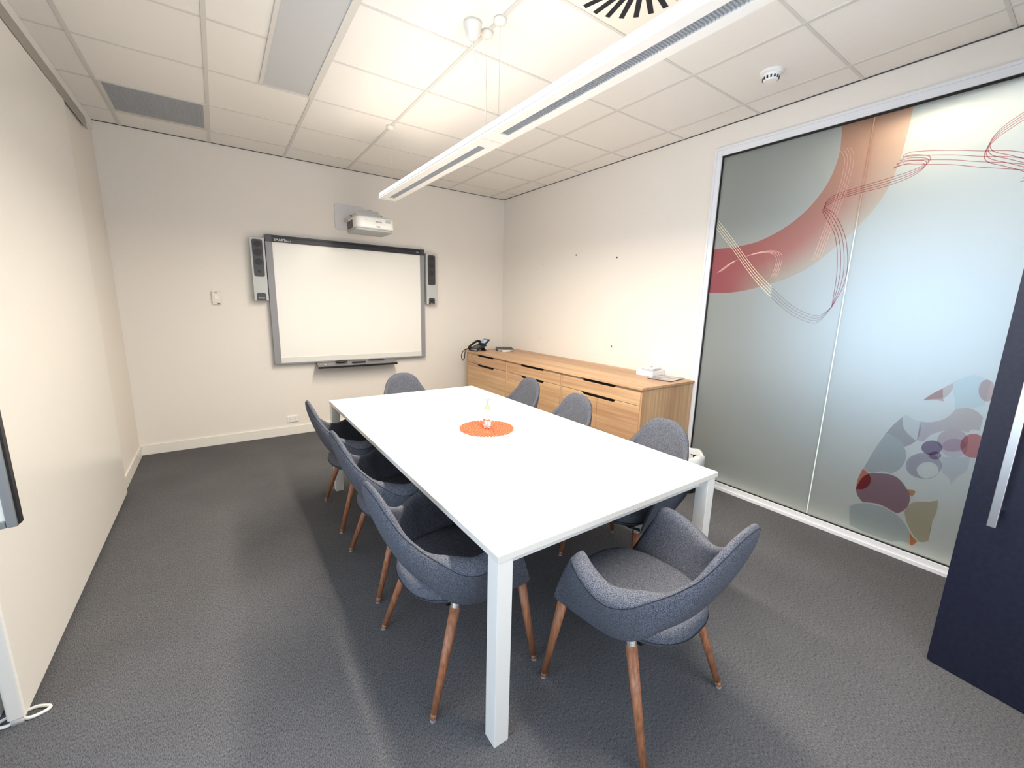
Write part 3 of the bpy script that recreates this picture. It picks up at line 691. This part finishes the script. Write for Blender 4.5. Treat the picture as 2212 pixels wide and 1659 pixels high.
book('booklet', -.120, -2.68, CT+.059, .15, .11, .008, 6, mat('booklet_grey', (.62, .63, .66), .5), 'thin pale booklet second in the pile on the white box', 'booklet', 'booklets on the white box')
tpb = thing('booklet', 'white booklet with a small dark print on its cover, topmost of the pile', 'booklet', (-.115, -2.682, CT+.068), R(14), 'booklets on the white box')
bx('cover', BW, -.075, .075, -.055, .055, 0, .007, tpb, .0008)
bm = new()
for i in range(4): box(bm, -.03+.014*i, -.020+.014*i, -.006, .006+(.004 if i % 2 else 0), .007, .0074)
obj('cover_print', bm, mat('print_dark_red', (.15, .05, .06), .5), tpb)
mg = thing('magazine', 'grey covered magazine lying at the right end of the cabinet top', 'magazine', (-.165, -2.875, CT), R(-82))
bx('pages', mat('magazine_pages', (.03, .028, .028), .6), -.105, .105, -.13, .13, 0, .006, mg)
bx('cover', noise_col(mat('magazine_cover', (.4, .38, .38), .3), (.22, .20, .21), (.55, .50, .47), 14, 3, .4, .6), -.106, .106, -.131, .131, .006, .0072, mg)

# ---------------------------------------------------------------- waste bin
bn = thing('waste_bin', 'dark waste bin with white liner behind the near right table corner', 'bin', (-.255, -3.205, 0))
bm = new(); lathe(bm, [(.088, 0), (.094, .01), (.118, .275), (.114, .277), (.09, .012), (.001, .012)], 32); obj('bin_body', bm, BLACK, bn, smooth=True)
bm = new(); seg = 64; rings = []
for k, (r, z) in enumerate(((.085, .10), (.108, .25), (.120, .305), (.129, .320), (.137, .302), (.133, .262), (.129, .225), (.123, .205))):
    rings.append([bm.verts.new(((r+.005*math.sin(5*a+k)+.003*math.sin(13*a+2*k))*math.cos(a), (r+.005*math.sin(5*a+k)+.003*math.sin(13*a+2*k))*math.sin(a), z+.014*math.sin(3*a+1)*(k in (2, 3, 4))+.006*math.sin(7*a+k))) for a in [2*PI*i/seg for i in range(seg)]])
for A, B in zip(rings, rings[1:]):
    for i in range(seg): bm.faces.new((A[i], A[(i+1) % seg], B[(i+1) % seg], B[i]))
ln = obj('bin_liner', bm, mat('white_liner', (.82, .84, .84), .4), bn, smooth=True); ln['label'] = 'crumpled white bag'

# ---------------------------------------------------------------- interactive whiteboard
ib = thing('interactive_whiteboard', 'large interactive whiteboard with dark top rail on the back wall', 'whiteboard', (-2.047, 0, 1.457))
def ibx(n, m, x0, x1, y0, y1, z0, z1, bev=.002, p=ib): return bx(n, m, x0+2.047, x1+2.047, y0, y1, z0-1.457, z1-1.457, p, bev)
ibx('writing_surface', WBOARD, -2.835, -1.254, -.060, -.012, .810, 2.056, 0)
ibx('side_frame', GREYF, -2.893, -2.832, -.070, -.010, .803, 2.046)
ibx('side_frame', GREYF, -1.257, -1.206, -.070, -.010, .803, 2.046)
tr = ibx('top_rail', mat('charcoal_rail', (.030, .030, .036), .38), -2.832, -1.254, -.076, -.010, 2.046, 2.112)
ibx('top_rail_lip', BLACK, -2.828, -1.254, -.080, -.076, 2.088, 2.098, 0, tr)
ibx('corner_cap', mat('charcoal_cap', (.075, .073, .082), .4), -2.893, -2.832, -.076, -.010, 2.046, 2.114)
ibx('corner_cap', mat('charcoal_cap_dark', (.06, .058, .068), .4), -1.254, -1.204, -.076, -.010, 2.046, 2.114)
ibx('bottom_ledge', LEDGE, -2.832, -1.257, -.066, -.058, .814, .872)
ibx('bottom_rail', GREYF, -2.893, -1.206, -.068, -.008, .800, .814)
text('brand_lettering', 'SMART', .034, LABEL, (-.715, -.0765, .610), (R(90), 0, 0), tr)
text('brand_lettering', 'Board', .020, LABEL, (-.640, -.0765, .605), (R(90), 0, 0), tr)
text('brand_lettering', 'SMART', .012, LABEL, (.755, -.0765, .618), (R(90), 0, 0), tr)
pt = thing('pen_tray', 'dark grey pen tray under the bottom edge of the interactive whiteboard', 'pen tray', (-2.052, 0, .79))
bm = new(); prism(bm, [(-.082, .008), (-.165, -.026), (-.165, -.040), (-.15, -.044), (-.012, -.020), (-.012, .008)], 0, -.44, .44)
obj('tray_body', bm, mat('tray_charcoal', (.19, .19, .20), .4), pt, .003)
bm = new(); prism(bm, [(-.157, -.024), (-.170, -.028), (-.170, -.048), (-.148, -.049)], 0, -.44, .44); obj('tray_lip', bm, BLACK, pt)
bm = new(); cyl(bm, (.12, -.095, .012), (.29, -.095, .012), .007); cyl(bm, (.29, -.095, .012), (.305, -.095, .012), .007, .003)
tag(obj('stylus_pen', bm, DARKGREY), 'slim dark stylus lying on the right part of the pen tray', 'pen'); bpy.data.objects['stylus_pen'].location = (-2.052, 0, .79)
bm = new(); seg = 28
for k in range(1): lathe(bm, [(.001, 0), (.060, 0), (.066, .008), (.060, .020), (.001, .026)], seg, squash=(1, .42))
er = obj('board_eraser', bm, mat('eraser_dark', (.045, .035, .035), .6), smooth=True); er.location = (-2.240, -.105, .792)
tag(er, 'oval dark brown board eraser on the left part of the pen tray', 'eraser')
bm = new(); prism(bm, roundrect(-.075, .075, -.135, -.100, .008), 2, -.010, .004); obj('tray_buttons', bm, BLACK, pt)
bm = new(); box(bm, -.33, -.322, -.125, -.115, -.012, -.004); box(bm, -.37, -.352, -.13, -.115, -.012, -.004); box(bm, -.308, -.300, -.125, -.115, -.012, -.004); obj('indicator', bm, LABEL, pt)

def speaker(x0, x1, label, right=False):
    xc = (x0+x1)/2; w = (x1-x0)/2
    t = thing('wall_speaker', label, 'speaker', (xc, 0, 1.765), 0, 'speakers flanking the interactive whiteboard')
    bx('cabinet', SILV, -w, w, -.092, -.030, -.303, .308, t, .004)
    bx('wall_bracket', BLACK, -.045 if right else -.03, -.01 if right else .03, -.034, 0, -.2, .15, t)
    bm = new(); prism(bm, roundrect(-w+.016, w-.018, -.068, .290, .02), 1, -.096, -.090); gr = obj('grille', bm, DARKGREY, t)
    for z, r in ((.245, .030), (.165, .034), (.075, .032), (-.020, .012)):
        bm = new(); prism(bm, [(r*math.cos(2*PI*i/28), z+r*math.sin(2*PI*i/28)) for i in range(28)], 1, -.0995, -.095); obj('driver', bm, CONE, gr)
    bm = new(); pts = [(-.040, -.303), (.040, -.303), (.040, -.250)]+[(.040*math.cos(R(a)) if 0 else .040-.02+.02*math.cos(R(a)), -.245+.02*math.sin(R(a))) for a in (0, 30, 60, 90)]+[(-.02+.02*math.cos(R(a)), -.245+.02*math.sin(R(a))) for a in (90, 120, 150, 180)]
    prism(bm, pts, 1, -.0965, -.090); fp = obj('lower_badge', bm, DARKGREY, t)
    if right:
        bm = new(); cyl(bm, (0, -.096, -.262), (0, -.108, -.262), .013); obj('volume_knob', bm, BLACK, t)
        text('brand_lettering', '+ -', .022, LABEL, (0, -.0975, -.292), (R(90), 0, 0), fp)
    else: text('brand_lettering', 'SMART', .018, LABEL, (0, -.0975, -.278), (R(90), 0, 0), fp)
speaker(-3.026, -2.901, 'slim silver wall speaker with dark grille, left of the interactive whiteboard')
speaker(-1.187, -1.054, 'slim silver wall speaker with dark grille, right of the interactive whiteboard', True)

# ---------------------------------------------------------------- projector
pj = thing('wall_projector', 'white short-throw projector on a wall arm above the interactive whiteboard', 'projector', (-1.988, -.57, 2.222))
def rb(bm, x0, x1, y0, y1, z0, z1, r): prism(bm, roundrect(x0, x1, y0, y1, r, 6), 2, z0, z1)
bm = new(); rb(bm, -.190, .182, -.18, .19, -.040, .066, .05)
bd = obj('projector_body', bm, PROJW, pj, .016, segs=4)
bm = new(); rb(bm, -.196, .176, -.155, .20, -.062, -.036, .05); obj('base_band', bm, PROJG, bd, .006)
bm = new(); rb(bm, -.186, .178, -.150, .185, .060, .078, .05); obj('top_cover', bm, mat('projector_light_grey', (.60, .61, .61), .4), bd, .006)
bm = new(); rb(bm, -.16, .10, -.06, .17, .078, .118, .03); mb = obj('mount_box', bm, mat('mount_grey', (.55, .56, .55), .45), pj, .006)
bm = new(); rb(bm, -.11, .085, -.02, .12, .125, .152, .03); obj('mount_cap', bm, mat('mount_cap_grey', (.5, .51, .52), .4), mb, .008)
bx('arm', mat('arm_light_grey', (.60, .60, .58), .45), -.13, .02, -.02, .555, .110, .135, pj, .005)
bm = new()
for x, y, z in ((.0, 0.02, .155), (.108, .02, .118), (-.165, .10, .100)): cyl(bm, (x-.012, y, z), (x+.012, y, z), .006); cyl(bm, (x, y, z), (x, y, z-.02), .004)
obj('adjuster_screw', bm, BLACK, pj)
bm = new(); box(bm, .090, .140, -.1815, -.180, .022, .052); obj('ir_window', bm, mat('louvre_grey', (.50, .50, .48), .6), bd)
bm = new(); box(bm, -.001, .034, -.1815, -.180, -.028, -.014); obj('sensor_window', bm, mat('sensor_grey', (.42, .42, .42), .5), bd)
text('brand_lettering', 'EPSON', .020, INK, (.020, -.1812, .022), (R(90), 0, 0), bd)
text('small_mark', 'A', .014, INK, (-.10, -.1812, .030), (R(90), 0, 0), bd)
bm = new(); box(bm, -.198, -.190, -.04, .14, -.03, .04); obj('side_vent', bm, mat('vent_brown', (.12, .09, .10), .6), bd)
bm = new(); prism(bm, [(x+1.988, z-2.222) for x, z in roundrect(-2.208, -1.895, 2.246, 2.512, .025)], 1, .556, .57); obj('wall_plate', bm, PLATE, pj, .003)

# ---------------------------------------------------------------- switches, outlet, fixings on walls
sw = thing('wall_control', 'small cream wall control panel left of the interactive whiteboard', 'switch', (-3.337, 0, 1.478))
bx('control_body', PLASTIC, -.038, .038, -.018, 0, -.045, .062, sw, .004)
bx('control_base', PLASTIC, -.036, .036, -.020, 0, -.062, -.045, sw, .003)
bx('dial_face', mat('dial_cream', (.86, .84, .76), .4), -.016, .016, -.021, -.018, -.012, .026, sw, .002)
bx('slot', INK, .004, .024, -.0212, -.02, -.058, -.050, sw)
bx('slot', mat('slot_grey', (.3, .28, .25), .5), -.012, .010, -.0192, -.0175, .050, .056, sw)
ot = thing('power_outlet', 'white double power outlet low on the back wall', 'outlet', (-2.760, 0, .178))
bx('outlet_plate', mat('outlet_white', (.84, .83, .80), .35), -.058, .058, -.011, 0, -.036, .036, ot, .004)
for x in (-.030, .022):
    bm = new()
    for dx, a in ((-.006, 25), (.006, -25)):
        v = box(bm, -.001, .001, -.0118, -.010, -.004, .004); M = Matrix.Translation((x+dx, 0, .0)) @ Matrix.Rotation(R(a), 4, 'Y')
        for q in v: q.co = M @ q.co
    box(bm, x-.001, x+.001, -.0118, -.010, -.014, -.007)
    obj('socket', bm, INK, ot)
    bx('rocker_switch', mat('rocker_white', (.80, .79, .76), .4) if not bpy.data.materials.get('rocker_white') else bpy.data.materials['rocker_white'], x-.007, x+.007, -.014, -.011, .014, .026, ot, .001)
for y, z, s, lab in ((-.895, 1.980, .005, 'tiny dark screw hole in the right wall, upper one nearest the corner'), (-1.481, 2.044, .008, 'small dark wall plug high on the right wall, the highest mark'), (-2.074, 1.976, .008, 'small dark screw hole high on the right wall, nearest the glass wall'), (-.886, 1.074, .005, 'tiny dark screw hole in the right wall above the phone end of the cabinet'), (-2.083, 1.083, .008, 'small dark screw hole low on the right wall above the middle of the cabinet')):
    bm = new(); cyl(bm, (-.003, 0, 0), (.0, 0, 0), s, s*.8, 10)
    o = obj('wall_plug', bm, INK); o.location = (0, y, z); tag(o, lab, 'wall plug', 'screw holes left in the right wall')
bm = new(); box(bm, -.030, -.008, 0, -.006, -.012, .0); box(bm, .006, .034, 0, -.006, -.012, .0)
o = obj('wall_clip', bm, WHITE); o.location = (-3.215, -.001, H-.006); tag(o, 'pair of small white clips at the top of the back wall under the ceiling', 'clip')

# ---------------------------------------------------------------- ceiling things
gl = thing('return_air_grille', 'square grey egg-crate air grille in the ceiling near the left wall', 'air vent', (-3.568, -.660, H))
w, d = .275, .262
bm = new(); box(bm, -w-.022, w+.022, -d-.022, -d, -.010, 0); box(bm, -w-.022, w+.022, d, d+.022, -.010, 0); box(bm, -w-.022, -w, -d, d, -.010, 0); box(bm, w, w+.022, -d, d, -.010, 0)
obj('grille_frame', bm, BAR, gl)
bx('duct_back', mat('duct_grey', (.20, .205, .21), .8), -w, w, -d, d, -.002, -.0005, gl)
bm = new()
for i in range(1, 30):
    x = -w+2*w*i/30; box(bm, x-.0016, x+.0016, -d, d, -.010, -.002)
    y = -d+2*d*i/30; box(bm, -w, w, y-.0016, y+.0016, -.010, -.002)
obj('egg_crate', bm, mat('eggcrate_grey', (.46, .47, .48), .6), gl)
cl = thing('recessed_ceiling_light', 'long unlit grey ceiling light panel near the top of the photo', 'ceiling light', (-2.825, -2.16, H))
bx('diffuser', mat('prismatic_diffuser', (.52, .53, .54), .35), -.137, .137, -.598, .598, -.004, -.001, cl)
bm = new(); box(bm, -.158, -.137, -.61, .61, -.009, 0); box(bm, .137, .158, -.61, .61, -.009, 0); box(bm, -.137, .137, .598, .61, -.009, 0); box(bm, -.137, .137, -.61, -.598, -.009, 0)
obj('light_frame', bm, BAR, cl)
sd = thing('swirl_air_diffuser', 'square white ceiling air diffuser with radiating black slots', 'air vent', (-1.752, -3.622, H))
bx('diffuser_plate', mat('diffuser_cream', (.84, .80, .70), .5), -.289, .289, -.285, .285, -.006, 0, sd, .001)
bm = new()
for i in range(24):
    a = R(15*i+6); M = Matrix.Rotation(a, 4, 'Z')
    for q in box(bm, .135, .270, -.0125, .0125, -.0075, -.004):
        q.co = M @ Matrix.Translation((0, 0, 0)) @ (Matrix.Translation((.2, 0, 0)) @ Matrix.Rotation(R(10), 4, 'Z') @ Matrix.Translation((-.2, 0, 0))) @ q.co
obj('swirl_slots', bm, mat('slot_navy_black', (.006, .006, .014), .6), sd)
sm = thing('smoke_detector', 'round white smoke detector on the ceiling near the glass wall', 'smoke detector', (-.514, -3.622, H))
bm = new(); lathe(bm, [(.001, 0), (.062, 0), (.062, -.012), (.056, -.016), (.048, -.018), (.045, -.030), (.040, -.045), (.034, -.052), (.001, -.054)], 36); obj('detector_body', bm, mat('detector_white', (.84, .84, .82), .35), sm, smooth=False)
bm = new()
for i in range(14):
    a = 2*PI*i/14; M = Matrix.Rotation(a, 4, 'Z')
    for q in box(bm, .037, .0450, -.0045, .0045, -.044, -.030): q.co = M @ q.co
obj('sensor_slots', bm, INK, sm)

# suspended lamps
LOUV = mat('micro_louvre', (.42, .43, .44), .5)
LWHITE = mat('lamp_white_housing', (.88, .87, .83), .4)
OPAL = mat('opal_diffuser', (.95, .95, .93), .4, emis=(1, .97, .92), es=1.5)
def lamp(y0, y1, label, s0, s1):
    t = thing('pendant_lamp', label, 'pendant lamp', (LX, (y0+y1)/2, LZ), 0, 'linear lamps hung over the table'); yc = (y0+y1)/2
    a, b = y1-yc, y0-yc
    s0 -= yc; s1 -= yc
    bm = new()                                         # bottom tray with sloping flanks, open slot
    for sx in (-1, 1):
        prism(bm, [(sx*.0235, 0), (sx*.0235, .012), (sx*.0755, .016), (sx*.0755, .004), (sx*.070, 0)], 1, a, b)
    box(bm, -.0235, .0235, a, s1, 0, .012); box(bm, -.0235, .0235, s0, b, 0, .012)
    prism(bm, [(-.07, .016), (.07, .016), (.062, .052), (-.062, .052)], 1, a+.002, b-.002)
    obj('lamp_housing', bm, LWHITE, t)
    for sx in (-1, 1):
        bm = new(); prism(bm, [(sx*.0760, .005), (sx*.0745, .016), (sx*.066, .048), (sx*.0675, .048)], 1, a, b)
        obj('side_diffuser', bm, OPAL if sx < 0 else OPAL, t)
    bm = new(); box(bm, -.0235, .0235, s1, s0, .006, .008)
    nn = int((s0-s1)/.012)
    for i in range(1, nn): y = s1+(s0-s1)*i/nn; box(bm, -.0235, .0235, y-.0009, y+.0009, .001, .006)
    obj('louvre', bm, LOUV, t)
    return t
l1 = lamp(-1.290, -2.977, 'white linear pendant lamp, the shorter far one ending above the interactive whiteboard', -1.385, -2.872)
l2 = lamp(-2.981, -5.0, 'white linear pendant lamp, the near one running out of the top of the photo', -3.088, -4.86)
def rose(x, y, wire_y, label):
    t = thing('ceiling_cup', label, 'ceiling cup', (x, y, H), 0, 'small ceiling cups holding the lamp wires')
    bm = new(); lathe(bm, [(.001, 0), (.030, 0), (.034, -.010), (.028, -.022), (.012, -.030), (.001, -.031)], 24); obj('cup', bm, WHITE, t, smooth=True)
    bm = new(); cyl(bm, (0, 0, -.03), (0, wire_y-y, LZ+.05-H), .0011, .0011, 6); obj('suspension_wire', bm, mat('wire_steel', (.55, .55, .53), .3, .8) if not bpy.data.materials.get('wire_steel') else bpy.data.materials['wire_steel'], t)
rose(LX, -1.417, -1.417, 'small white ceiling cup with a thin wire holding the far end of the far lamp')
rose(LX, -2.908, -2.908, 'small white ceiling cup with a thin wire beside the larger cable rose')
rose(LX, -3.035, -3.035, 'small white ceiling cup with a thin wire holding the near lamp, nearest the camera')
cr_ = thing('cable_rose', 'larger white ceiling rose with the lamp power cable hanging from it', 'ceiling rose', (-2.150, -2.925, H))
bm = new(); lathe(bm, [(.001, 0), (.046, 0), (.046, -.022), (.040, -.026), (.036, -.050), (.022, -.075), (.006, -.080), (.001, -.081)], 28); obj('rose_body', bm, WHITE, cr_, smooth=True)
bm = new(); P = crom([(0, 0, -.075), (.004, 0, -.12), (.035, .005, -.17), (.075, .008, -.205), (.083, .008, -.27), (.083, .006, -.36), (.080, .004, LZ+.05-H)], 8); tube(bm, P, .0042, 8); obj('power_cable', bm, WHITE, cr_, smooth=True)
